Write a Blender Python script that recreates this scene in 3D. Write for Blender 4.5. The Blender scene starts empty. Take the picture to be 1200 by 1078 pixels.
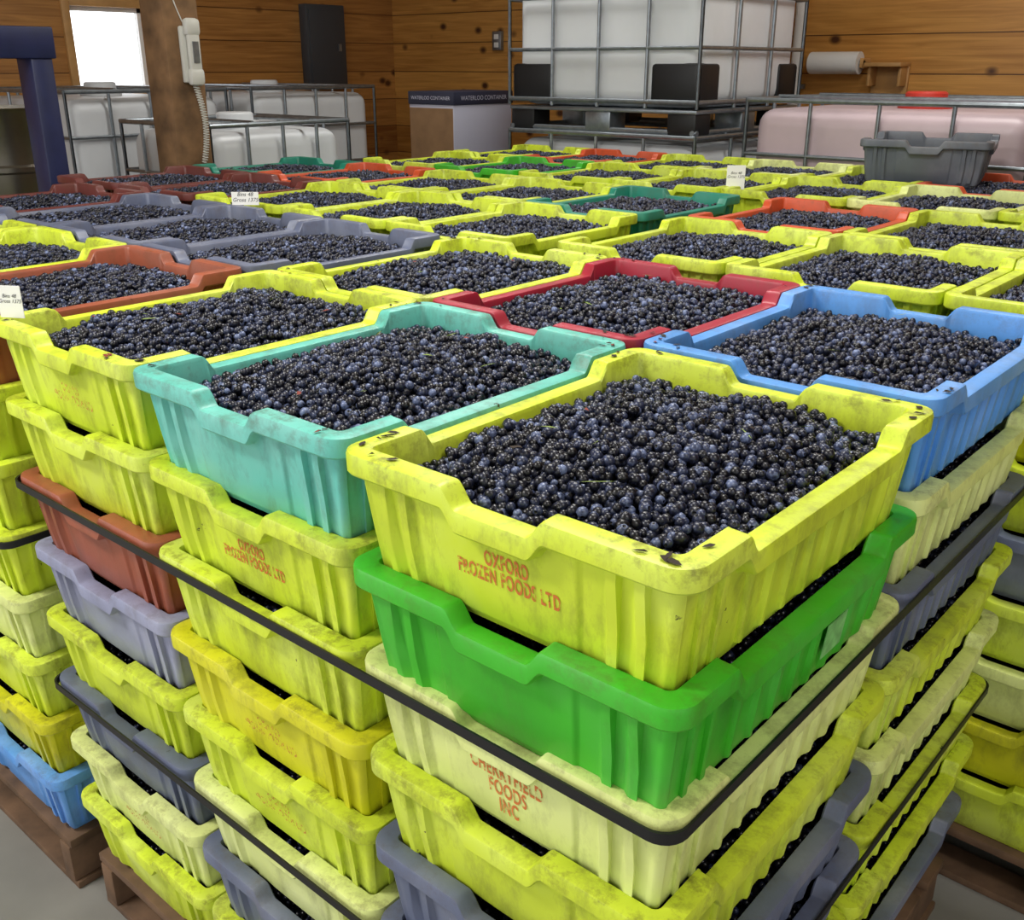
import bpy, bmesh, math, random
import numpy as np
from mathutils import Vector, Matrix
random.seed(7); rng=np.random.default_rng(7)
SC=bpy.context.scene
COL=SC.collection
PX,PY,H=.4774,.6105,.1456
Z0=1.324
CW,CL,CH=.4765,.6085,.167

# ---------------------------------------------------------------- helpers
def link(o,parent=None):
    COL.objects.link(o)
    if parent is not None: o.parent=parent
    return o
def lin(c):
    return tuple(((v/255.)/12.92 if v/255.<=.04045 else (((v/255.)+.055)/1.055)**2.4) for v in c)+(1,)
def newmat(name):
    m=bpy.data.materials.new(name); m.use_nodes=True
    nt=m.node_tree; b=nt.nodes['Principled BSDF']
    return m,nt,b
def N(nt,t,**k):
    n=nt.nodes.new(t)
    for a,v in k.items():
        setattr(n,a,v)
    return n
def simple(name,rgb,rough=.5,metal=0,noise=0.0,scale=20,spec=.5,bump=0):
    m,nt,b=newmat(name)
    c=lin(rgb)
    b.inputs['Roughness'].default_value=rough; b.inputs['Metallic'].default_value=metal
    b.inputs['Specular IOR Level'].default_value=spec
    if noise>0:
        tc=N(nt,'ShaderNodeTexCoord'); n=N(nt,'ShaderNodeTexNoise'); n.inputs['Scale'].default_value=scale; n.inputs['Detail'].default_value=5
        r=N(nt,'ShaderNodeValToRGB')
        r.color_ramp.elements[0].position=.3;r.color_ramp.elements[1].position=.7
        r.color_ramp.elements[0].color=tuple(v*(1-noise) for v in c[:3])+(1,)
        r.color_ramp.elements[1].color=tuple(min(1,v*(1+noise*.5)) for v in c[:3])+(1,)
        nt.links.new(tc.outputs['Object'],n.inputs['Vector']); nt.links.new(n.outputs['Fac'],r.inputs['Fac']); nt.links.new(r.outputs['Color'],b.inputs['Base Color'])
        if bump:
            bp=N(nt,'ShaderNodeBump'); bp.inputs['Strength'].default_value=bump; bp.inputs['Distance'].default_value=.01
            nt.links.new(n.outputs['Fac'],bp.inputs['Height']); nt.links.new(bp.outputs['Normal'],b.inputs['Normal'])
    else: b.inputs['Base Color'].default_value=c
    return m

class MB:
    def __init__(s): s.v=[];s.f=[];s.m=[];s.sm=[]
    def add(s,vs,fs,mi=0,smooth=False):
        o=len(s.v); s.v+= [tuple(v) for v in vs]
        for f in fs: s.f.append(tuple(o+i for i in f)); s.m.append(mi); s.sm.append(smooth)
    def box(s,c,d,mi=0,rot=None,bev=0):
        bm=bmesh.new(); bmesh.ops.create_cube(bm,size=1)
        bmesh.ops.scale(bm,vec=d,verts=bm.verts)
        if bev>0: bmesh.ops.bevel(bm,geom=list(bm.edges),offset=bev,segments=2 if bev<.05 else 5,profile=.5,affect='EDGES')
        if rot is not None: bmesh.ops.transform(bm,matrix=rot,verts=bm.verts)
        bmesh.ops.translate(bm,vec=c,verts=bm.verts)
        bm.verts.index_update()
        s.add([v.co for v in bm.verts],[[v.index for v in f.verts] for f in bm.faces],mi,bev>=.02); bm.free()
    def tube(s,p,q,r,mi=0,seg=10,r2=None):
        p=Vector(p);q=Vector(q); d=(q-p); L=d.length
        bm=bmesh.new(); bmesh.ops.create_cone(bm,cap_ends=True,segments=seg,radius1=r,radius2=r if r2 is None else r2,depth=L)
        rot=Vector((0,0,1)).rotation_difference(d.normalized()).to_matrix().to_4x4()
        bmesh.ops.transform(bm,matrix=Matrix.Translation((p+q)/2)@rot,verts=bm.verts)
        bm.verts.index_update()
        s.add([v.co for v in bm.verts],[[v.index for v in f.verts] for f in bm.faces],mi,True); bm.free()
    def lathe(s,c,prof,mi=0,seg=32):
        vs=[];fs=[]
        for r,z in prof:
            for k in range(seg):
                a=2*math.pi*k/seg; vs.append((c[0]+r*math.cos(a),c[1]+r*math.sin(a),c[2]+z))
        for i in range(len(prof)-1):
            for k in range(seg):
                a=i*seg+k;b=i*seg+(k+1)%seg; fs.append((a,b,b+seg,a+seg))
        s.add(vs,fs,mi,True)
    def mesh(s,name,mats,sharp=35):
        me=bpy.data.meshes.new(name); me.from_pydata(s.v,[],s.f)
        for m in mats: me.materials.append(m)
        me.polygons.foreach_set('material_index',s.m); me.polygons.foreach_set('use_smooth',s.sm)
        me.update()
        try: me.set_sharp_from_angle(angle=math.radians(sharp))
        except Exception: pass
        return me
    def obj(s,name,mats,loc=(0,0,0),parent=None,rotz=0):
        o=bpy.data.objects.new(name,s.mesh(name,mats)); o.location=loc; o.rotation_euler[2]=rotz
        return link(o,parent)

# ---------------------------------------------------------------- materials
def plastic(name,rgb,dirt=.5,fade=.12):
    m,nt,b=newmat(name); L=nt.links.new
    c=lin(rgb)
    tc=N(nt,'ShaderNodeTexCoord'); oi=N(nt,'ShaderNodeObjectInfo')
    add=N(nt,'ShaderNodeVectorMath',operation='ADD'); sc=N(nt,'ShaderNodeVectorMath',operation='SCALE'); sc.inputs['Scale'].default_value=37.
    cmb=N(nt,'ShaderNodeCombineXYZ'); L(oi.outputs['Random'],cmb.inputs[0]);L(oi.outputs['Random'],cmb.inputs[1])
    L(cmb.outputs[0],sc.inputs[0]); L(tc.outputs['Object'],add.inputs[0]); L(sc.outputs[0],add.inputs[1])
    # broad fading
    n1=N(nt,'ShaderNodeTexNoise'); n1.inputs['Scale'].default_value=5; n1.inputs['Detail'].default_value=5; L(add.outputs[0],n1.inputs['Vector'])
    r1=N(nt,'ShaderNodeValToRGB'); e=r1.color_ramp.elements
    e[0].position=.32;e[0].color=tuple(v*.80 for v in c[:3])+(1,); e[1].position=.70
    e[1].color=tuple(v*(1-fade)+.8*fade for v in c[:3])+(1,)
    x=e.new(.5); x.color=c
    L(n1.outputs['Fac'],r1.inputs['Fac'])
    # grime blotches (stretched down the wall)
    mp=N(nt,'ShaderNodeVectorMath',operation='MULTIPLY'); mp.inputs[1].default_value=(1,1,.4); L(add.outputs[0],mp.inputs[0])
    n2=N(nt,'ShaderNodeTexNoise'); n2.inputs['Scale'].default_value=18; n2.inputs['Detail'].default_value=9; n2.inputs['Roughness'].default_value=.74; L(mp.outputs[0],n2.inputs['Vector'])
    r2=N(nt,'ShaderNodeValToRGB'); r2.color_ramp.elements[0].position=.49;r2.color_ramp.elements[1].position=.72
    r2.color_ramp.elements[1].color=(min(1,dirt*1.1),)*3+(1,)
    L(n2.outputs['Fac'],r2.inputs['Fac'])
    mx=N(nt,'ShaderNodeMix',data_type='RGBA'); mx.inputs['B'].default_value=tuple(v*.30+w for v,w in zip(c[:3],(.045,.034,.016)))+(1,)
    L(r2.outputs['Color'],mx.inputs['Factor']); L(r1.outputs['Color'],mx.inputs['A'])
    # extra handling dirt on the rim
    sp=N(nt,'ShaderNodeSeparateXYZ'); L(tc.outputs['Object'],sp.inputs[0])
    mr=N(nt,'ShaderNodeMapRange'); mr.inputs['From Min'].default_value=-.05; mr.inputs['From Max'].default_value=-.002; L(sp.outputs['Z'],mr.inputs['Value'])
    n4=N(nt,'ShaderNodeTexNoise'); n4.inputs['Scale'].default_value=26; n4.inputs['Detail'].default_value=8; n4.inputs['Roughness'].default_value=.75; L(add.outputs[0],n4.inputs['Vector'])
    r4=N(nt,'ShaderNodeValToRGB'); r4.color_ramp.elements[0].position=.50;r4.color_ramp.elements[1].position=.66
    r4.color_ramp.elements[1].color=(min(1,dirt*1.2),)*3+(1,); L(n4.outputs['Fac'],r4.inputs['Fac'])
    mm=N(nt,'ShaderNodeMath',operation='MULTIPLY'); L(r4.outputs['Color'],mm.inputs[0]); L(mr.outputs['Result'],mm.inputs[1])
    mx3=N(nt,'ShaderNodeMix',data_type='RGBA'); mx3.inputs['B'].default_value=tuple(v*.20+w for v,w in zip(c[:3],(.07,.042,.016)))+(1,)
    L(mm.outputs[0],mx3.inputs['Factor']); L(mx.outputs['Result'],mx3.inputs['A'])
    # dark chips and stuck skins, sparse
    v=N(nt,'ShaderNodeTexNoise'); v.inputs['Scale'].default_value=30; v.inputs['Detail'].default_value=5; v.inputs['Roughness'].default_value=.65; L(add.outputs[0],v.inputs['Vector'])
    r3=N(nt,'ShaderNodeValToRGB'); r3.color_ramp.elements[0].position=.705;r3.color_ramp.elements[1].position=.725
    r3.color_ramp.elements[1].color=(min(1,dirt*1.5),)*3+(1,)
    L(v.outputs['Fac'],r3.inputs['Fac'])
    mx2=N(nt,'ShaderNodeMix',data_type='RGBA'); mx2.inputs['B'].default_value=(.03,.022,.012,1)
    L(r3.outputs['Color'],mx2.inputs['Factor']); L(mx3.outputs['Result'],mx2.inputs['A'])
    L(mx2.outputs['Result'],b.inputs['Base Color'])
    b.inputs['Roughness'].default_value=.42
    bp=N(nt,'ShaderNodeBump'); bp.inputs['Strength'].default_value=.2; bp.inputs['Distance'].default_value=.003
    L(n2.outputs['Fac'],bp.inputs['Height']); L(bp.outputs['Normal'],b.inputs['Normal'])
    return m
P={
 'Y':plastic('plastic_yellow',(208,226,56),.72),'Y2':plastic('plastic_deep_yellow',(214,212,34),.7,.05),
 'C':plastic('plastic_pale_yellow',(222,232,144),.55),'G':plastic('plastic_green',(62,180,36),.4,.05),
 'T':plastic('plastic_teal',(102,192,178),.65),'B':plastic('plastic_blue',(88,152,224),.4),
 'R':plastic('plastic_crimson',(160,28,52),.3,.03),'U':plastic('plastic_rust',(156,84,60),.4,.05),
 'S':plastic('plastic_slate',(98,106,130),.35),'L':plastic('plastic_lavender_grey',(144,148,176),.35),
 'O':plastic('plastic_orange_red',(205,82,42),.35,.04),'M':plastic('plastic_maroon',(110,52,48),.4,.04),
 'D':plastic('plastic_dark_teal',(28,130,108),.35,.04),'K':plastic('plastic_dark_grey',(92,98,108),.3)}

def berry_mat():
    m,nt,b=newmat('blueberry_skin'); L=nt.links.new
    at=N(nt,'ShaderNodeAttribute',attribute_name='bloom')
    r=N(nt,'ShaderNodeValToRGB'); e=r.color_ramp.elements
    e[0].position=0;e[0].color=lin((8,7,12)); e[1].position=1;e[1].color=lin((116,130,168))
    x=r.color_ramp.elements.new(.6); x.color=lin((44,51,78))
    x=r.color_ramp.elements.new(.3); x.color=lin((20,22,36))
    tc=N(nt,'ShaderNodeTexCoord'); n=N(nt,'ShaderNodeTexNoise'); n.inputs['Scale'].default_value=190; n.inputs['Detail'].default_value=3
    L(tc.outputs['Object'],n.inputs['Vector'])
    ma=N(nt,'ShaderNodeMath',operation='MULTIPLY_ADD'); ma.inputs[1].default_value=1.2; ma.inputs[2].default_value=-.62
    L(n.outputs['Fac'],ma.inputs[0])
    ad=N(nt,'ShaderNodeMath',operation='ADD',use_clamp=True); L(at.outputs['Fac'],ad.inputs[0]); L(ma.outputs[0],ad.inputs[1])
    L(ad.outputs[0],r.inputs['Fac']); L(r.outputs['Color'],b.inputs['Base Color'])
    b.inputs['Roughness'].default_value=.33
    return m
BERRY=berry_mat()

# ---------------------------------------------------------------- crate mesh
def sstep(a,b,x):
    t=min(1,max(0,(x-a)/(b-a))); return t*t*(3-2*t)
def crate_geo(step):
    hw,hl,r=CW/2,CL/2,.032
    pts=[]
    def side(kind,sign,full):
        L=full-2*r; n=max(4,int(L/step))
        for k in range(n):
            t=k/n; pts.append((kind,sign,t,(r+t*L)/full))
    def corner(qx,qy,a0):
        for k in range(6): pts.append((2,(qx,qy),a0+math.pi/2*k/6,0))
    side(0,-1,CW); corner(1,-1,-math.pi/2); side(1,1,CL); corner(1,1,0)
    side(0,1,CW); corner(-1,1,math.pi/2); side(1,-1,CL); corner(-1,-1,math.pi)
    def pos(p,d):
        rr=max(r-d,.010); ex=hw-d-rr; ey=hl-d-rr
        k,s,t,u=p
        if k==0: return ((-ex+2*ex*t)*(-s), s*(hl-d))
        if k==1: return (s*(hw-d),(-ey+2*ey*t)*s)
        return (s[0]*ex+rr*math.cos(t), s[1]*ey+rr*math.sin(t))
    n=len(pts)
    def top(k,u):
        if k==0: return -.023*(sstep(.35,.40,u)-sstep(.60,.65,u))
        if k==1: return -.023*(sstep(.175,.21,u)-sstep(.79,.825,u))
        return 0
    def rib(k,u):
        if k==2: return .002
        if k==0:
            v=0
            if .28<u<.72: v=.004*(sstep(.28,.295,u)-sstep(.705,.72,u))
            for c in (.13,.20,.80,.87):
                v=max(v,.008*(sstep(c-.020,c-.012,u)-sstep(c+.012,c+.020,u)))
            return v
        v=0
        for c in (.10,.16,.26,.34,.42,.5,.58,.66,.74,.84,.90):
            v=max(v,.0065*(sstep(c-.014,c-.007,u)-sstep(c+.007,c+.014,u)))
        return v
    def body(z): return .0225+.0115*(-z-.05)/.098
    spec=[('a',.044,-CH+.006,0),('t',.033,-.045,0),('t',.031,-.006,0),('t',.0285,-.001,0),('t',.024,0,0),('t',.006,0,0),('t',.0015,-.0015,0),('t',0,-.006,0),('t',.0005,-.025,0),
      ('t',.003,-.028,0),('t',.016,-.0285,.3),('t',.021,-.032,.9),('w',None,0,1),('w',None,.5,1),('w',None,.93,.8),('a',.0375,-CH+.008,.1),('a',.041,-CH,0)]
    V=[]
    for typ,ins,z,rf in spec:
        for p in pts:
            k,u=p[0],p[3]
            tp=top(k,u)
            if typ=='t': zz=tp+z; d=ins
            elif typ=='w': zz=(tp-.045)*(1-z)+(-CH+.008)*z; d=body(zz)
            else: zz=z; d=ins
            x,y=pos(p,d-rf*rib(k,u))
            V.append((x,y,zz))
    F=[]
    for i in range(len(spec)-1):
        for k in range(n):
            a=i*n+k;b=i*n+(k+1)%n
            F.append((a,a+n,b+n,b))
    F.append(tuple(range(n)))
    F.append(tuple(reversed(range((len(spec)-1)*n,len(spec)*n))))
    return V,F
def crate_mesh(name,step):
    V,F=crate_geo(step); mb=MB(); mb.add(V,F,0,True); me=mb.mesh(name,[P['Y']],38); return me
CRATE=crate_mesh('plastic_crate',.003)
CRATELO=crate_geo(.015)
def stack_mesh(name,keys):
    mb=MB(); mats=[]
    for i,k in enumerate(keys):
        V,F=CRATELO; mb.add([(x,y,z-i*H) for x,y,z in V],F,i,True); mats.append(P[k])
        hx,hy=CW/2-.036,CL/2-.036
        mb.add([(-hx,-hy,-i*H-.04),(hx,-hy,-i*H-.04),(hx,hy,-i*H-.04),(-hx,hy,-i*H-.04)],[(0,1,2,3)],len(keys))
    mats.append(BERRY)
    return mb.mesh(name,mats)
STACKS=[stack_mesh('crate_stack',random.choices(['Y','Y','Y2','C','S','U','Y'],k=7)) for _ in range(4)]

# ---------------------------------------------------------------- berries
def berry_template():
    seg=8
    prof=[(math.sin(a),-math.cos(a)) for a in (math.radians(30),math.radians(62),math.radians(95),math.radians(125))]
    prof+=[(.50,.86),(.36,.97),(.26,.86)]
    vs=[(0,0,-1)]; bl=[0]
    for i,(r,z) in enumerate(prof):
        for k in range(seg):
            a=2*math.pi*k/seg
            rr=r*(1+(.18*(k%2) if i==5 else 0)); vs.append((rr*math.cos(a),rr*math.sin(a),z*.92)); bl.append(0.0 if i<4 else (-.02 if i==4 else (.15 if i==5 else -.5)))
    vs.append((0,0,.72)); bl.append(-.8)
    F3=[];F4=[]
    for k in range(seg): F3.append((0,1+(k+1)%seg,1+k))
    for i in range(len(prof)-1):
        for k in range(seg):
            a=1+i*seg+k;b=1+i*seg+(k+1)%seg; F4.append((a,b,b+seg,a+seg))
    l=1+(len(prof)-1)*seg; c=len(vs)-1
    for k in range(seg): F3.append((l+k,l+(k+1)%seg,c))
    return np.array(vs),np.array(bl),np.array(F3),np.array(F4)
TV,TB,TF3,TF4=berry_template()
def berries(name,heapz,edgez,seed,layers=2,s=.0128,dark=0,rmul=1):
    rg=np.random.default_rng(seed)
    a,b=CW/2-.039,CL/2-.039
    ph=rg.uniform(0,6,4)
    def hz(x,y): return edgez+(heapz-edgez)*(1-(x/(a+.01))**2)*(1-(y/(b+.01))**2)+.0045*np.sin(x*25+ph[0])*np.cos(y*21+ph[1])+.0025*np.sin(x*60+ph[2]+y*40)
    C=[]
    for l in range(layers):
        rows=int(2*b/(s*.866))
        for rI in range(rows+1):
            y=-b+rI*s*.866
            xs=np.arange(-a+(s/2 if (rI+l)%2 else 0),a,s)
            for x in xs:
                C.append((x+rg.normal(0,s*.22),y+rg.normal(0,s*.22),-l*.009+rg.normal(0,.0028)))
    if layers>1:
        for k in range(330): C.append((rg.uniform(-a,a),rg.uniform(-b,b),.0068+rg.normal(0,.0014)))
    C=np.array(C); C[:,0]=np.clip(C[:,0],-a,a); C[:,1]=np.clip(C[:,1],-b,b)
    C[:,2]+=hz(C[:,0],C[:,1])
    n=len(C)
    q=rg.normal(size=(n,4)); q/=np.linalg.norm(q,axis=1)[:,None]
    w,x,y,z=q.T
    R=np.stack([1-2*(y*y+z*z),2*(x*y-z*w),2*(x*z+y*w),2*(x*y+z*w),1-2*(x*x+z*z),2*(y*z-x*w),2*(x*z-y*w),2*(y*z+x*w),1-2*(x*x+y*y)],1).reshape(n,3,3)
    rad=rg.normal(.0063,.0010,n).clip(.0040,.0088)*rmul
    V=np.einsum('nij,mj->nmi',R,TV)*rad[:,None,None]+C[:,None,:]
    bloom=(rg.beta(1.5,2.3,n)[:,None]*.98+TB[None,:]-dark).clip(-.3,1)
    m=len(TV); off=(np.arange(n)*m)[:,None,None]
    F3=(TF3[None]+off).reshape(-1,3); F4=(TF4[None]+off).reshape(-1,4)
    V=V.reshape(-1,3)
    g=12; gx=np.linspace(-a,a,g); gy=np.linspace(-b,b,g); GX,GY=np.meshgrid(gx,gy)
    GZ=hz(GX,GY)-(layers-.4)*.009
    base=len(V); V=np.vstack([V,np.stack([GX.ravel(),GY.ravel(),GZ.ravel()],1)])
    SQ=[(base+i*g+j,base+i*g+j+1,base+(i+1)*g+j+1,base+(i+1)*g+j) for i in range(g-1) for j in range(g-1)]
    F4=np.vstack([F4,np.array(SQ)])
    me=bpy.data.meshes.new(name)
    me.vertices.add(len(V)); me.vertices.foreach_set('co',V.ravel().astype(np.float32))
    nl=F3.size+F4.size; me.loops.add(nl); me.loops.foreach_set('vertex_index',np.concatenate([F3.ravel(),F4.ravel()]).astype(np.int32))
    npg=len(F3)+len(F4); me.polygons.add(npg)
    st=np.concatenate([np.arange(len(F3))*3,F3.size+np.arange(len(F4))*4]).astype(np.int32)
    me.polygons.foreach_set('loop_start',st)
    me.polygons.foreach_set('use_smooth',np.ones(npg,dtype=bool))
    me.update(calc_edges=True); me.validate()
    at=me.attributes.new('bloom','FLOAT','POINT')
    at.data.foreach_set('value',np.concatenate([bloom.ravel(),np.full(g*g,-.5)]).astype(np.float32))
    me.materials.append(BERRY)
    return me
HEAP=[berries('blueberries',-.010,-.042,s) for s in (1,2,3)]
LOW=[berries('blueberries',-.024,-.046,s) for s in (4,5)]
FLAT=berries('blueberries_level',-.066,-.068,9,1,dark=.2)  # skin darkened to paint in the shade of the gaps between levels

def crate(i,j,lvl,col,fill='heap',dz=0,rot=None,off=(0,0)):
    o=bpy.data.objects.new('plastic_crate',CRATE)
    x=-(i+.5)*PX; y=(j+.5)*PY; z=Z0-lvl*H+dz
    o.location=(x+off[0],y+off[1],z)
    o.rotation_euler[2]=rot if rot is not None else random.uniform(-.003,.003)
    link(o)
    o.material_slots[0].link='OBJECT'; o.material_slots[0].material=P[col]
    if fill:
        me=random.choice(HEAP) if fill=='heap' else (random.choice(LOW) if fill=='low' else FLAT)
        b=bpy.data.objects.new('blueberries',me); link(b,o)
        if random.random()<.5: b.rotation_euler[2]=math.pi
    return o

def inkmat(name,rgb,keep):
    m,nt,b=newmat(name); L=nt.links.new
    tc=N(nt,'ShaderNodeTexCoord'); n=N(nt,'ShaderNodeTexNoise'); n.inputs['Scale'].default_value=130; n.inputs['Detail'].default_value=6
    r=N(nt,'ShaderNodeValToRGB'); r.color_ramp.elements[0].position=keep;r.color_ramp.elements[1].position=keep+.14
    r.color_ramp.elements[1].color=(.9,.9,.9,1)
    L(tc.outputs['Object'],n.inputs['Vector']); L(n.outputs['Fac'],r.inputs['Fac']); L(r.outputs['Color'],b.inputs['Alpha'])
    b.inputs['Base Color'].default_value=lin(rgb); b.inputs['Roughness'].default_value=.7
    return m
INK=inkmat('stencil_ink',(208,108,50),.35); INKF=inkmat('stencil_ink_faded',(206,128,66),.48)
TILT=math.atan2(.0115,.098)
def stencil(par,lines,size,xoff=0,zc=-.098,ink=None):
    cu=bpy.data.curves.new('stencil_text','FONT'); cu.body=lines; cu.size=size; cu.align_x='CENTER'; cu.align_y='CENTER'; cu.offset=.0006; cu.space_line=.85; cu.space_character=1.12
    cu.materials.append(ink or INK)
    t=bpy.data.objects.new('stencil_text',cu); link(t,par)
    d=.0225+.0115*(-zc-.05)/.098-.004
    t.scale=(.64,1.2,1)
    t.location=(xoff,-CL/2+d-.0009,zc); t.rotation_euler=(math.radians(90)+TILT,0,0)

# loose leaf litter that lies on the crate rims and fruit
LEAF=simple('dry_leaf',(46,34,22),.8); STEMG=simple('green_stem',(120,140,60),.6); LEAFR=simple('red_leaf',(120,44,30),.7)
def litter(par,n,seed):
    rg=random.Random(seed); mb=MB()
    for q in range(n):
        s=rg.uniform(.003,.009); a=rg.uniform(0,6.3); kind=0 if rg.random()<.8 else 2
        if rg.random()<.72:
            e=rg.choice([0,1,2,3]); sg=rg.choice([-1,1])
            if e<2:
                x=sg*rg.uniform(.33,.46)*CW; y=(-1 if e==0 else 1)*(CL/2-rg.uniform(.006,.024))
            else:
                y=sg*rg.uniform(.36,.47)*CL; x=(-1 if e==2 else 1)*(CW/2-rg.uniform(.006,.024))
            z=.0012
        else: x=rg.uniform(-.15,.15); y=rg.uniform(-.2,.2); z=-.010+.012*(1-abs(x)/.2)*(1-abs(y)/.26); kind=rg.choice([1,0,2,1])
        w=s*rg.uniform(.3,.6) if kind!=1 else s*.14; l=s if kind!=1 else s*2.4
        P_=[(-l,0,0),(-l*.3,-w,rg.uniform(0,.002)),(l*.5,-w*.8,rg.uniform(.0005,.003)),(l,0,.001),(l*.4,w,rg.uniform(0,.003)),(-l*.4,w*.8,.0005)]
        ca,sa=math.cos(a),math.sin(a)
        mb.add([(x+px*ca-py*sa,y+px*sa+py*ca,z+pz) for px,py,pz in P_],[(0,1,2,3,4,5)],kind)
    mb.obj('leaf_litter',[LEAF,STEMG,LEAFR],parent=par)

# ---- pallet A (front block, fully built)
cols={(0,0):'Y G C Y S S Y Y'.split(),(1,0):'T Y Y Y2 Y C S Y'.split(),(2,0):'Y Y U L Y S C Y'.split(),
      (0,1):'B C S Y C Y Y S'.split(),(1,1):'R Y Y S Y Y C Y'.split(),(2,1):'Y Y S Y C Y U Y'.split()}
OFX='OXFORD\nFROZEN FOODS LTD'
for (i,j),cc in cols.items():
    for k,c in enumerate(cc):
        off=(0,random.uniform(-.003,.003)*(1 if j==0 else 0))
        if (i,j)==(0,0) and k<2: off=(.010,-.016)
        o=crate(i,j,k,c,('heap' if (i,j)!=(0,1) else 'low') if k==0 else 'flat',rot=0.0 if (i,j)==(0,0) else None,off=off)
        if k==0: litter(o,34 if (i,j)==(0,0) else 22,i*7+j)
        if (i,j,k)==(0,0,0): stencil(o,OFX,.0215,.006,-.088)
        if (i,j,k)==(1,0,1): stencil(o,OFX,.0215,.0,-.092)
        if (i,j,k)==(0,0,2): stencil(o,'CHERRYFIELD\nFOODS\nINC',.026,0,-.1)
        if (i,j,k) in((2,0,0),(1,0,3),(2,0,6),(1,0,4)): stencil(o,OFX,.019,.0,ink=INKF)
        if (i,j,k)==(0,0,1):
            mb=MB(); mb.box((0,0,0),(.0012,.055,.05))
            lb=mb.obj('paper_label',[simple('faded_label',(128,198,112),.7,noise=.3,scale=60)],(CW/2-.0195,.09,-.10),o); lb.rotation_euler=(0,TILT,0)
# ---- pallet B column facing the aisle
B0=(3.1,-.04)
for k,c in enumerate('U Y Y Y C Y Y2 B'.split()):
    crate(B0[0],B0[1],k,c,'low' if k==0 else 'flat')
def col(i,j,c,extra=0,fill='low'):
    crate(i,j,-extra,c,fill)
    s=bpy.data.objects.new('crate_stack',random.choice(STACKS)); s.location=(-(i+.5)*PX,(j+.5)*PY,Z0-H); link(s)
    for e in range(extra): crate(i,j,-e,'Y','flat')
for (i,j,c) in [(B0[0]+1,B0[1],'Y'),(B0[0]+2,B0[1],'Y'),(B0[0],.97,'S'),(B0[0]+1,.97,'S'),(B0[0]+2,.97,'S'),(B0[0]+3.05,.97,'M'),(B0[0]+3.05,B0[1],'Y')]:
    col(i,j,c)
blocks=[('YYY',-.5,2.12),('YYO',-.5,3.13),('YYY',2.74,2.05),('DYY',2.74,3.06),('MM',5.80,2.05),('OD',5.80,3.06),
        ('YYC',-.9,4.25),('YYY',2.1,4.25),('GY',5.15,4.25),('YYO',-.9,5.26),('YCY',2.1,5.26),('OY',5.15,5.26)]
for s,i0,j in blocks:
    for n,c in enumerate(s): col(i0+n*1.003,j,c)
crate(1.80,5.42,-1,'K',None,rot=.25)

# ---- straps
STRAP=simple('black_strapping',(18,18,20),.45)
def strap(i0,i1,j0,j1,z,name='pallet_strap'):
    x0,x1=-i1*PX-.001,-i0*PX+.001; y0,y1=j0*PY-.003,j1*PY+.001; r=.03; pts=[]
    for cx,cy,a0 in ((x1-r,y0+r,-90),(x1-r,y1-r,0),(x0+r,y1-r,90),(x0+r,y0+r,180)):
        for k in range(7):
            a=math.radians(a0+15*k); pts.append((cx+r*math.cos(a),cy+r*math.sin(a)))
    n=len(pts); cx=(x0+x1)/2;cy=(y0+y1)/2
    V=[];F=[]
    for (zz,o) in ((-.007,0),(.007,0),(.007,.003),(-.007,.003)):
        for x,y in pts:
            V.append((x+(o if x>cx else -o),y+(o if y>cy else -o),zz))
    for q in range(4):
        for k in range(n):
            a=q*n+k;b=q*n+(k+1)%n;c=((q+1)%4)*n; F.append((a,b,c+(k+1)%n,c+k))
    mb=MB(); mb.add(V,F,0,False); mb.obj(name,[STRAP],(0,0,z))
strap(0,3,0,2,Z0-2*H-.016); strap(0,3,0,2,Z0-5*H-.016)
strap(B0[0],B0[0]+3,B0[1],B0[1]+2.01,Z0-3*H-.016)

# ---- wooden pallets
WOODP=simple('pallet_wood',(104,78,56),.8,noise=.45,scale=14,bump=.3)
def pallet(i0,j0,ni,nj,zt=.14):
    w,l=ni*PX-.03,nj*PY-.03; mb=MB()
    for k in range(9):
        mb.box((0,-l/2+.05+k*(l-.1)/8,.126),(w,.095,.022),bev=.003)
    for k in range(3): mb.box((-w/2+.03+k*(w-.06)/2,0,.067),(.045,l,.096),bev=.003)
    for k in range(4): mb.box((0,-l/2+.05+k*(l-.1)/3,.0095),(w,.095,.019),bev=.003)
    mb.obj('wooden_pallet',[WOODP],(-(i0+ni/2)*PX,(j0+nj/2)*PY,0))
pallet(0,0,3,2);pallet(B0[0],B0[1],3,2);pallet(6.15,B0[1],1,2)
pallet(-.5,2.12,3,2); pallet(2.74,2.05,3,2); pallet(5.80,2.05,2,2)
for i0 in(-.9,2.1): pallet(i0,4.25,3,2)
pallet(5.15,4.25,2,2)

# ---- cards
CARD=simple('white_card',(236,236,232),.6); PEN=simple('pen_ink',(20,20,30),.6)
def card(x,y,z,rz,w=.05,h=.06):
    mb=MB(); mb.box((0,0,h/2),(w,.0015,h),0)
    mb.tube((0,.002,.002),(0,.002,h*.6),.0015,0,6)
    o=mb.obj('order_card',[CARD],(x,y,z),rotz=rz)
    cu=bpy.data.curves.new('writing','FONT'); cu.body='Bins 48\nGross 1375'; cu.size=w*.2; cu.align_x='CENTER'; cu.shear=.3; cu.align_y='CENTER'; cu.materials.append(PEN)
    t=bpy.data.objects.new('writing',cu); link(t,o); t.location=(0,-.0012,h*.6); t.rotation_euler=(math.radians(90),0,0)
card(-2.905*PX,.055*PY,Z0+.001,math.radians(30),.046,.056)
card(-3.07*PX,4.42*PY,Z0-.012,math.radians(35),.066,.085)
card(-4.94*PX,1.97*PY,Z0+.001,math.radians(40),.085,.04)

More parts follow.
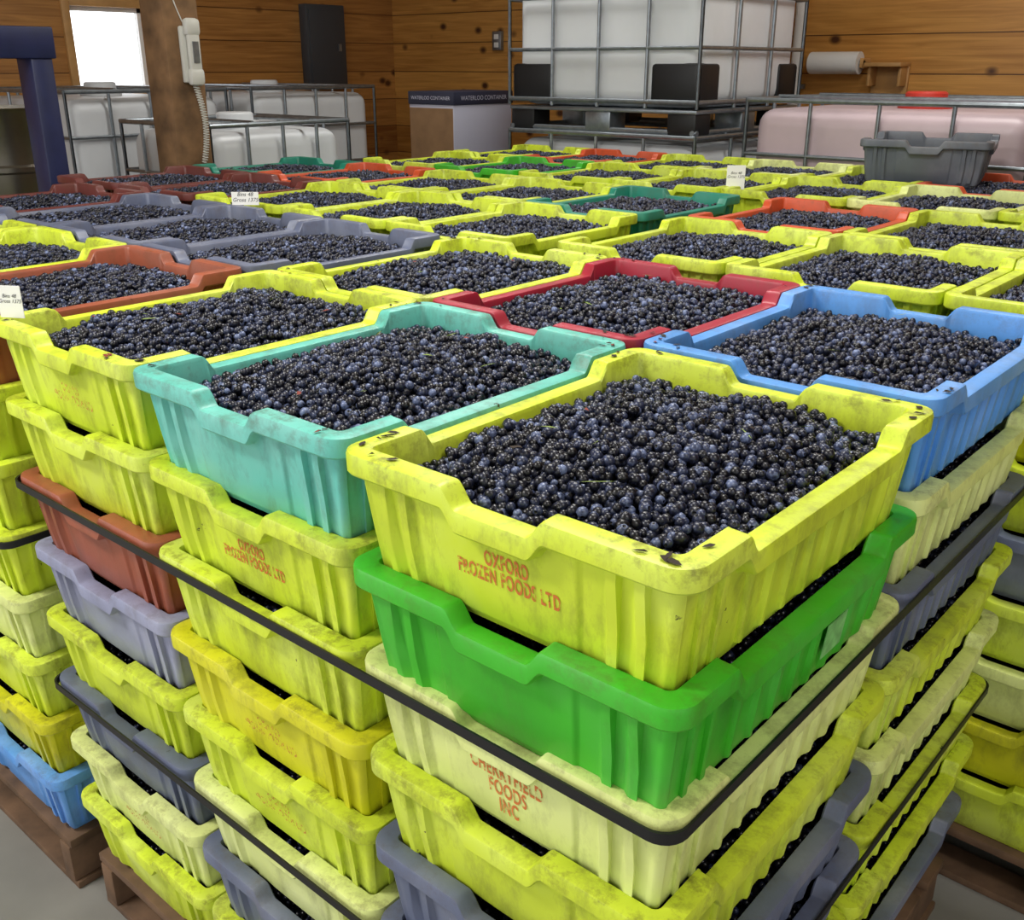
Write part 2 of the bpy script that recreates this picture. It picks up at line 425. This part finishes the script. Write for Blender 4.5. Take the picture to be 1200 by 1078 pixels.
# ---------------------------------------------------------------- IBC totes
TANK=simple('tank_plastic_white',(214,218,222),.4,noise=.08,scale=3)
TANKP=simple('tank_plastic_pink',(200,180,186),.4,noise=.15,scale=3)
STEEL=simple('galvanised_steel',(150,158,165),.35,.85,noise=.2,scale=30)
BLK=simple('black_plastic',(16,17,20),.5); REDP=simple('red_plastic',(200,60,48),.4)
def ibc(x0,x1,y0,y1,zb,zt,tank=TANK,cap=TANK,leg=.13,nx=5,ny=4,nz=5,guards=False,caph=.09,label=True):
    w,d,h=x1-x0,y1-y0,zt-zb; mb=MB(); hx,hy=w/2,d/2
    tz=leg
    mb.box((0,0,(tz+h-.05)/2),(w-.05,d-.05,h-.05-tz),0,bev=.085)
    mb.box((0,0,tz+(h-tz)*.5),(w-.035,d-.035,.05),0,bev=.02)
    mb.lathe((0,0,h-.055),[(.13,0),(.13,caph*.5),(.10,caph*.5),(.10,caph*.9),(.09,caph),(0,caph)],2)
    r=.010
    for k in range(nz+1):
        z=tz+.03+(h-tz-.04)*k/nz
        rr=r*1.3 if k in(0,nz) else r
        for s in(-1,1):
            mb.tube((-hx,s*hy,z),(hx,s*hy,z),rr,1); mb.tube((s*hx,-hy,z),(s*hx,hy,z),rr,1)
    for k in range(nx+1):
        x=-hx+w*k/nx
        for s in(-1,1): mb.tube((x,s*hy,tz),(x,s*hy,h),r,1)
    for k in range(ny+1):
        y=-hy+d*k/ny
        for s in(-1,1): mb.tube((s*hx,y,tz),(s*hx,y,h),r,1)
    for s in(-.35,.35): mb.tube((-hx,s*d*.6,h),(hx,s*d*.6,h),r,1)
    mb.box((0,0,tz-.015),(w,d,.02),1,bev=.004)
    for sx in(-1,0,1):
        for sy in(-1,0,1):
            if sx==0 and sy==0: continue
            mb.box((sx*(hx-.09),sy*(hy-.08),(tz-.02)/2),(.17,.15,tz-.02),3 if (sx!=0 and sy!=0) else 1,bev=.012)
    for sy in(-1,1): mb.tube((-hx,sy*(hy-.02),.014),(hx,sy*(hy-.02),.014),.014,1)
    for sx in(-1,1): mb.tube((sx*(hx-.02),-hy,.014),(sx*(hx-.02),hy,.014),.014,1)
    if guards:
        for sx in(-1,1):
            for sy in(-1,1): mb.box((sx*(hx-.15),sy*(hy-.12),tz+.115),(.28,.22,.20),3,bev=.02)
    mb.tube((0,hy+.05,tz+.09),(0,hy-.06,tz+.09),.04,3,16); mb.box((0,hy+.02,tz+.14),(.02,.04,.09),2,bev=.004)
    if label: mb.box((-w*.10,-hy-.008,tz+(h-tz)*.60),(.24,.006,(h-tz)*.17),1)
    return mb.obj('intermediate_bulk_container',[tank,STEEL,cap,BLK],((x0+x1)/2,(y0+y1)/2,zb))
ibc(-3.60,-2.37,3.9,5.0,1.40,2.85,nz=5,nx=4,ny=3,guards=True,label=False)
ibc(-3.60,-2.37,3.9,5.0,0,1.40,caph=.05,nx=4,ny=3)
ibc(-2.20,-.85,4.1,5.25,.14,1.585,tank=TANKP,cap=REDP,nx=4,caph=.085)
ibc(-.75,.6,4.1,5.25,.14,1.585,tank=TANKP,cap=REDP,nx=4,caph=.085)
ibc(-6.85,-5.65,3.6,4.7,.14,1.60,label=True); ibc(-6.85,-5.65,2.3,3.4,.14,1.60)
ibc(-5.05,-4.2,2.3,3.2,.0,1.46,nx=4,ny=4)
def bpallet(xc,yc,w,l):
    mb=MB()
    for k in range(7): mb.box((0,-l/2+.05+k*(l-.1)/6,.128),(w,.095,.022),bev=.003)
    for k in range(3): mb.box((-w/2+.03+k*(w-.06)/2,0,.067),(.045,l,.096),bev=.003)
    for k in range(3): mb.box((0,-l/2+.05+k*(l-.1)/2,.0095),(w,.095,.019),bev=.003)
    mb.obj('wooden_pallet',[WOODP],(xc,yc,0))
for a in((-1.525,4.675,1.3,1.1),(-.075,4.675,1.3,1.1),(-6.25,4.15,1.15,1.05),(-6.25,2.85,1.15,1.05)): bpallet(*a)

# ---------------------------------------------------------------- room
def plankmat(name,c1,c2,run='Y'):
    m,nt,b=newmat(name); L=nt.links.new
    tc=N(nt,'ShaderNodeTexCoord'); sp=N(nt,'ShaderNodeSeparateXYZ'); L(tc.outputs['Object'],sp.inputs[0])
    ax=sp.outputs[run]
    dv=N(nt,'ShaderNodeMath',operation='DIVIDE'); dv.inputs[1].default_value=.24; L(sp.outputs['Z'],dv.inputs[0])
    fl=N(nt,'ShaderNodeMath',operation='FLOOR'); fr=N(nt,'ShaderNodeMath',operation='FRACT'); L(dv.outputs[0],fl.inputs[0]); L(dv.outputs[0],fr.inputs[0])
    wn=N(nt,'ShaderNodeTexWhiteNoise',noise_dimensions='1D'); L(fl.outputs[0],wn.inputs['W'])
    cb=N(nt,'ShaderNodeCombineXYZ')
    m1=N(nt,'ShaderNodeMath',operation='MULTIPLY');m1.inputs[1].default_value=1.2; L(ax,m1.inputs[0]); L(m1.outputs[0],cb.inputs[0])
    m2=N(nt,'ShaderNodeMath',operation='MULTIPLY');m2.inputs[1].default_value=22; L(sp.outputs['Z'],m2.inputs[0]); L(m2.outputs[0],cb.inputs[1])
    m3=N(nt,'ShaderNodeMath',operation='MULTIPLY');m3.inputs[1].default_value=50; L(wn.outputs['Value'],m3.inputs[0]); L(m3.outputs[0],cb.inputs[2])
    n=N(nt,'ShaderNodeTexNoise'); n.inputs['Scale'].default_value=1.6; n.inputs['Detail'].default_value=6; n.inputs['Distortion'].default_value=.8; L(cb.outputs[0],n.inputs['Vector'])
    a=N(nt,'ShaderNodeMath',operation='MULTIPLY_ADD'); a.inputs[1].default_value=.4; L(wn.outputs['Value'],a.inputs[0])
    L(n.outputs['Fac'],a.inputs[2])
    r=N(nt,'ShaderNodeValToRGB'); r.color_ramp.elements[0].position=.4;r.color_ramp.elements[1].position=1.0
    r.color_ramp.elements[0].color=lin(c1);r.color_ramp.elements[1].color=lin(c2); L(a.outputs[0],r.inputs['Fac'])
    ck=N(nt,'ShaderNodeCombineXYZ'); k1=N(nt,'ShaderNodeMath',operation='MULTIPLY');k1.inputs[1].default_value=3.4; L(ax,k1.inputs[0]); L(k1.outputs[0],ck.inputs[0])
    k2=N(nt,'ShaderNodeMath',operation='MULTIPLY');k2.inputs[1].default_value=4.6; L(sp.outputs['Z'],k2.inputs[0]); L(k2.outputs[0],ck.inputs[1])
    vo=N(nt,'ShaderNodeTexVoronoi'); vo.inputs['Scale'].default_value=1; L(ck.outputs[0],vo.inputs['Vector'])
    kr=N(nt,'ShaderNodeValToRGB'); kr.color_ramp.elements[0].position=.07;kr.color_ramp.elements[0].color=(1,1,1,1);kr.color_ramp.elements[1].position=.18;kr.color_ramp.elements[1].color=(0,0,0,1); L(vo.outputs['Distance'],kr.inputs['Fac'])
    mx=N(nt,'ShaderNodeMix',data_type='RGBA'); mx.inputs['B'].default_value=lin((70,36,16)); L(kr.outputs['Color'],mx.inputs['Factor']); L(r.outputs['Color'],mx.inputs['A'])
    g=N(nt,'ShaderNodeMath',operation='LESS_THAN'); g.inputs[1].default_value=.03; L(fr.outputs[0],g.inputs[0])
    mx2=N(nt,'ShaderNodeMix',data_type='RGBA'); mx2.inputs['B'].default_value=lin((92,56,26)); L(g.outputs[0],mx2.inputs['Factor']); L(mx.outputs['Result'],mx2.inputs['A'])
    L(mx2.outputs['Result'],b.inputs['Base Color']); b.inputs['Roughness'].default_value=.4
    bp=N(nt,'ShaderNodeBump',invert=True); bp.inputs['Strength'].default_value=.5; bp.inputs['Distance'].default_value=.008; L(g.outputs[0],bp.inputs['Height']); L(bp.outputs['Normal'],b.inputs['Normal'])
    return m
PLY=plankmat('pine_boards_left',(128,80,36),(190,136,72),'Y'); PLX=plankmat('pine_boards_back',(158,104,44),(212,156,80),'X')
XL,YB,ZC=-7.07,6.24,3.6; YF=-4.0; XR=4.0
wy0,wy1,wz0,wz1=3.13,3.71,1.55,2.13
mb=MB(); t=.12
mb.box((XL-t/2,(YF+wy0)/2,ZC/2),(t,wy0-YF,ZC)); mb.box((XL-t/2,(wy1+YB)/2,ZC/2),(t,YB-wy1,ZC))
mb.box((XL-t/2,(wy0+wy1)/2,wz0/2),(t,wy1-wy0,wz0)); mb.box((XL-t/2,(wy0+wy1)/2,(wz1+ZC)/2),(t,wy1-wy0,ZC-wz1))
mb.obj('wall_left',[PLY])
mb=MB(); mb.box(((XL+XR)/2,YB+t/2,ZC/2),(XR-XL+2*t,t,ZC)); mb.obj('wall_back',[PLX])
mb=MB(); mb.box((XR+t/2,(.5+YB)/2,ZC/2),(t,YB-.5,ZC)); mb.obj('wall_right',[PLY])
TRIM=simple('pine_trim',(196,150,92),.5,noise=.2,scale=8); WHITE=simple('white_paint',(235,236,234),.4)
m,nt,b=newmat('window_glass'); b.inputs['Transmission Weight'].default_value=1; b.inputs['Roughness'].default_value=0; b.inputs['IOR'].default_value=1.01; GLASS=m
mb=MB(); ym=(wy0+wy1)/2; zm=(wz0+wz1)/2
for s in(-1,1):
    mb.box((XL+.01,ym+s*((wy1-wy0)/2+.03),zm),(.03,.06,wz1-wz0+.12),0,bev=.004)
    mb.box((XL+.01,ym,zm+s*((wz1-wz0)/2+.03)),(.03,wy1-wy0,.06),0,bev=.004)
    mb.box((XL-.06,ym+s*((wy1-wy0)/2-.015),zm),(.04,.03,wz1-wz0),1)
    mb.box((XL-.06,ym,zm+s*((wz1-wz0)/2-.015)),(.04,wy1-wy0,.03),1)
mb.box((XL-.06,ym,zm),(.006,wy1-wy0,wz1-wz0),2)
mb.obj('window_1',[TRIM,WHITE,GLASS])
CONC=simple('concrete',(128,126,120),.7,noise=.25,scale=2.5,bump=.1)
mb=MB(); mb.box(((XL+XR)/2,(YF+YB)/2,-.05),(XR-XL,YB-YF,.1)); mb.obj('floor',[CONC])
CEIL=simple('ceiling_boards',(188,170,140),.7,noise=.2,scale=4)
mb=MB(); mb.box(((XL+XR)/2,(YF+YB)/2,ZC+.05),(XR-XL,YB-YF,.1)); mb.obj('ceiling',[CEIL])

PAN=simple('panel_grey_paint',(62,66,72),.45)
mb=MB(); mb.box((.05,0,0),(.1,.42,.68),0,bev=.008); mb.box((.104,0,0),(.012,.37,.60),0,bev=.004); mb.box((.113,.13,0),(.012,.03,.06),1)
mb.tube((.045,-.1,-1.88),(.045,-.1,-.33),.02,1,12)
for z in(-1.5,-.7): mb.box((.02,-.1,z),(.04,.07,.03),1,bev=.003)
mb.obj('electrical_panel',[PAN,STEEL],(XL,5.37,1.88))
mb=MB(); mb.box((0,-.02,0),(.1,.04,.15),0,bev=.006)
for s in(-1,1): mb.box((0,-.042,s*.032),(.05,.006,.04),1,bev=.003)
mb.obj('wall_outlet',[STEEL,WHITE],(-5.75,YB-.001,1.93))
mb=MB(); mb.tube((0,0,0),(0,0,ZC),.04,0,16)
for z in(.5,1.6,2.6): mb.box((0,.03,z),(.12,.03,.03),1,bev=.004)
mb.obj('conduit_pipe',[WHITE,STEEL],(-2.98,YB-.05,0))
mb=MB(); mb.tube((-.17,-.1,0),(.17,-.1,0),.07,0,24); mb.tube((-.20,-.1,0),(.20,-.1,0),.018,1,12)
for s in(-1,1): mb.box((s*.19,-.06,0),(.02,.14,.06),2,bev=.004)
mb.obj('paper_towel_holder',[WHITE,STEEL,TRIM],(-2.68,YB-.002,1.75))
mb=MB(); mb.box((0,-.09,0),(.24,.18,.025),0,bev=.004); mb.box((0,-.012,-.1),(.24,.022,.18),0,bev=.004); mb.box((-.1,-.07,-.07),(.02,.12,.12),0,bev=.004); mb.box((.1,-.07,-.07),(.02,.12,.12),0,bev=.004)
mb.obj('wall_shelf',[TRIM],(-2.33,YB-.002,1.74))

# post + phone
POSTM=simple('rough_timber',(128,96,64),.75,noise=.55,scale=9,bump=.5)
px_,py_=-4.04,2.05
mb=MB(); mb.box((0,0,ZC/2),(.185,.185,ZC),0,bev=.012); mb.box((.17,.0,ZC-.35),(.1,.12,.7),0,rot=Matrix.Rotation(math.radians(35),4,'Y'),bev=.006)
mb.obj('timber_post',[POSTM],(px_,py_,0))
PH=simple('phone_plastic',(206,206,198),.35)
ph=bpy.data.objects.new('wall_telephone',None); link(ph); ph.location=(px_+.093,py_+.02,1.79)
mb=MB(); mb.box((.012,0,-.01),(.024,.095,.24),0,bev=.009)
mb.box((.045,0,0),(.028,.06,.26),0,bev=.012); mb.box((.042,0,.105),(.045,.075,.075),0,bev=.018); mb.box((.042,0,-.105),(.045,.075,.075),0,bev=.018)
mb.box((.062,0,.0),(.004,.03,.09),1)
mb.obj('handset',[PH,STEEL],parent=ph)
def curveobj(name,pts,r,mat,parent=None):
    cu=bpy.data.curves.new(name,'CURVE'); cu.dimensions='3D'; cu.bevel_depth=r; cu.bevel_resolution=2
    sp=cu.splines.new('POLY'); sp.points.add(len(pts)-1)
    for q,p in zip(sp.points,pts): q.co=(*p,1)
    cu.materials.append(mat); o=bpy.data.objects.new(name,cu); return link(o,parent)
pts=[]
for k in range(600):
    t_=k/599; a=t_*2*math.pi*30
    pts.append((.03+.012*math.cos(a),.03*math.sin(t_*3)+.012*math.sin(a),-.14-.34*t_))
curveobj('coiled_cord',pts,.0024,PH,ph)
pts=[(.012,-.02-.05*math.sin(k/40*math.pi),.12+.35*k/40) for k in range(41)]+[(.012,-.02,1.7)]
curveobj('line_cord',pts,.0028,PH,ph)

# cartons
CARDB=simple('cardboard',(138,106,74),.8,noise=.15,scale=12); NAVY=simple('navy_print',(44,46,66),.6); WCARD=simple('lilac_carton',(188,188,206),.7)
def carton(x,y,z,w,d,h,body,lid=True,txt=False):
    mb=MB(); mb.box((0,0,h/2),(w,d,h),0,bev=.004)
    if lid:
        mb.box((0,0,h-.035),(w+.012,d+.012,.08),1,bev=.004)
        mb.box((0,-d/2-.001,(h-.09)/2),(w-.01,.002,h-.10),2)
    else: mb.box((0,0,h+.0005),(w*.98,.05,.001),2)
    o=mb.obj('shipping_carton',[body,NAVY,CARDB],(x,y,z))
    if txt:
        for side in(0,1):
            cu=bpy.data.curves.new('lettering','FONT'); cu.body='WATERLOO CONTAINER'; cu.size=.038; cu.align_x='CENTER';cu.align_y='CENTER'; cu.materials.append(WCARD)
            t2=bpy.data.objects.new('lettering',cu); link(t2,o)
            if side: t2.location=(w/2+.008,0,h-.035); t2.rotation_euler=(math.radians(90),0,math.radians(90))
            else: t2.location=(0,-d/2-.008,h-.035); t2.rotation_euler=(math.radians(90),0,0); t2.scale=(.8,.8,.8)
carton(-4.48,4.42,0,.5,.6,.6,CARDB,False); carton(-4.48,4.42,.602,.5,.6,.55,WCARD,False); carton(-4.48,4.42,1.155,.40,.56,.42,WCARD,True,True)

# blue steel press frame at left
BLU=simple('navy_steel_paint',(30,38,78),.4,noise=.2,scale=12)
mb=MB()
for s in(-1,1):
    mb.box((0,s*.42,.9),(.13,.09,1.8),0,bev=.006); mb.box((.0,s*.42,.05),(.34,.13,.1),0,bev=.006)
mb.box((0,0,1.82),(.15,.96,.12),0,bev=.006); mb.box((0,0,.75),(.16,.9,.14),0,bev=.006)
mb.tube((0,-.1,1.78),(0,-.1,1.40),.06,1,20); mb.tube((0,-.1,1.45),(0,-.1,1.2),.03,1,16); mb.box((0,-.1,1.17),(.3,.3,.06),1,bev=.005)
mb.obj('hydraulic_press',[BLU,STEEL],(-3.98,.95,0))
DR=simple('stainless_steel',(165,160,150),.3,.9,noise=.15,scale=10)
mb=MB(); R=.27; prof=[(.0,0),(R,0),(R,.3),(R+.012,.31),(R+.012,.33),(R,.34),(R,.6),(R+.012,.61),(R+.012,.63),(R,.64),(R,.86),(R+.01,.88),(R-.02,.88),(R-.02,.865),(0,.865)]
mb.lathe((0,0,0),prof,0,40)
mb.obj('steel_drum',[DR],(-4.6,1.42,.678))
mb=MB()
for sx in(-1,1):
    for sy in(-1,1): mb.box((sx*.27,sy*.27,.32),(.06,.06,.64),0,bev=.004)
mb.box((0,0,.659),(.62,.62,.035),0,bev=.004); mb.obj('drum_stand',[BLU],(-4.6,1.42,0))

# ---------------------------------------------------------------- lights & world (overcast, brighter sky to the west)
w=bpy.data.worlds.new('overcast'); SC.world=w; w.use_nodes=True
nt=w.node_tree; bg=nt.nodes['Background']; bg.inputs['Color'].default_value=(.97,.98,1,1)
tc=N(nt,'ShaderNodeTexCoord'); sp=N(nt,'ShaderNodeSeparateXYZ'); nt.links.new(tc.outputs['Generated'],sp.inputs[0])
mr=N(nt,'ShaderNodeMapRange'); mr.inputs['From Min'].default_value=-.2; mr.inputs['From Max'].default_value=-.9; mr.inputs['To Min'].default_value=1.0; mr.inputs['To Max'].default_value=4.0
nt.links.new(sp.outputs['X'],mr.inputs['Value']); nt.links.new(mr.outputs['Result'],bg.inputs['Strength'])
FIX=simple('fill_housing',(230,230,230),.4)
def fill_lamp(x,y,e,sx=1.2,sy=.5,col=(1,.975,.92)):  # unseen soft fill added under the ceiling, with an invented casing
    p=bpy.data.objects.new('ceiling_fill',None); p.location=(x,y,ZC-.03); link(p)
    mb=MB(); mb.box((0,0,0),(sx+.1,sy+.1,.05),0,bev=.005); mb.obj('fill_casing',[FIX],parent=p)
    l=bpy.data.lights.new('fill_light','AREA'); l.shape='RECTANGLE'; l.size=sx; l.size_y=sy; l.energy=e; l.color=col
    o=bpy.data.objects.new('fill_light',l); o.location=(0,0,-.04); link(o,p)
fill_lamp(-1.0,1.0,60); fill_lamp(-3.6,3.4,36); fill_lamp(-.9,4.2,34); fill_lamp(1.6,-.3,34); fill_lamp(-2.2,-1.6,105)

# ---------------------------------------------------------------- camera
cam=bpy.data.cameras.new('camera'); cam.sensor_fit='HORIZONTAL'; cam.sensor_width=36; cam.lens=36*1177.46/1200
cam.clip_start=.02
co=bpy.data.objects.new('camera',cam); link(co)
co.location=(.3949,-.6977,Z0+.4092)
co.rotation_euler=(math.pi/2-.3739,0,2.2842-math.pi/2)
SC.camera=co
SC.view_settings.view_transform='Standard'; SC.view_settings.look='None'; SC.view_settings.exposure=0.0
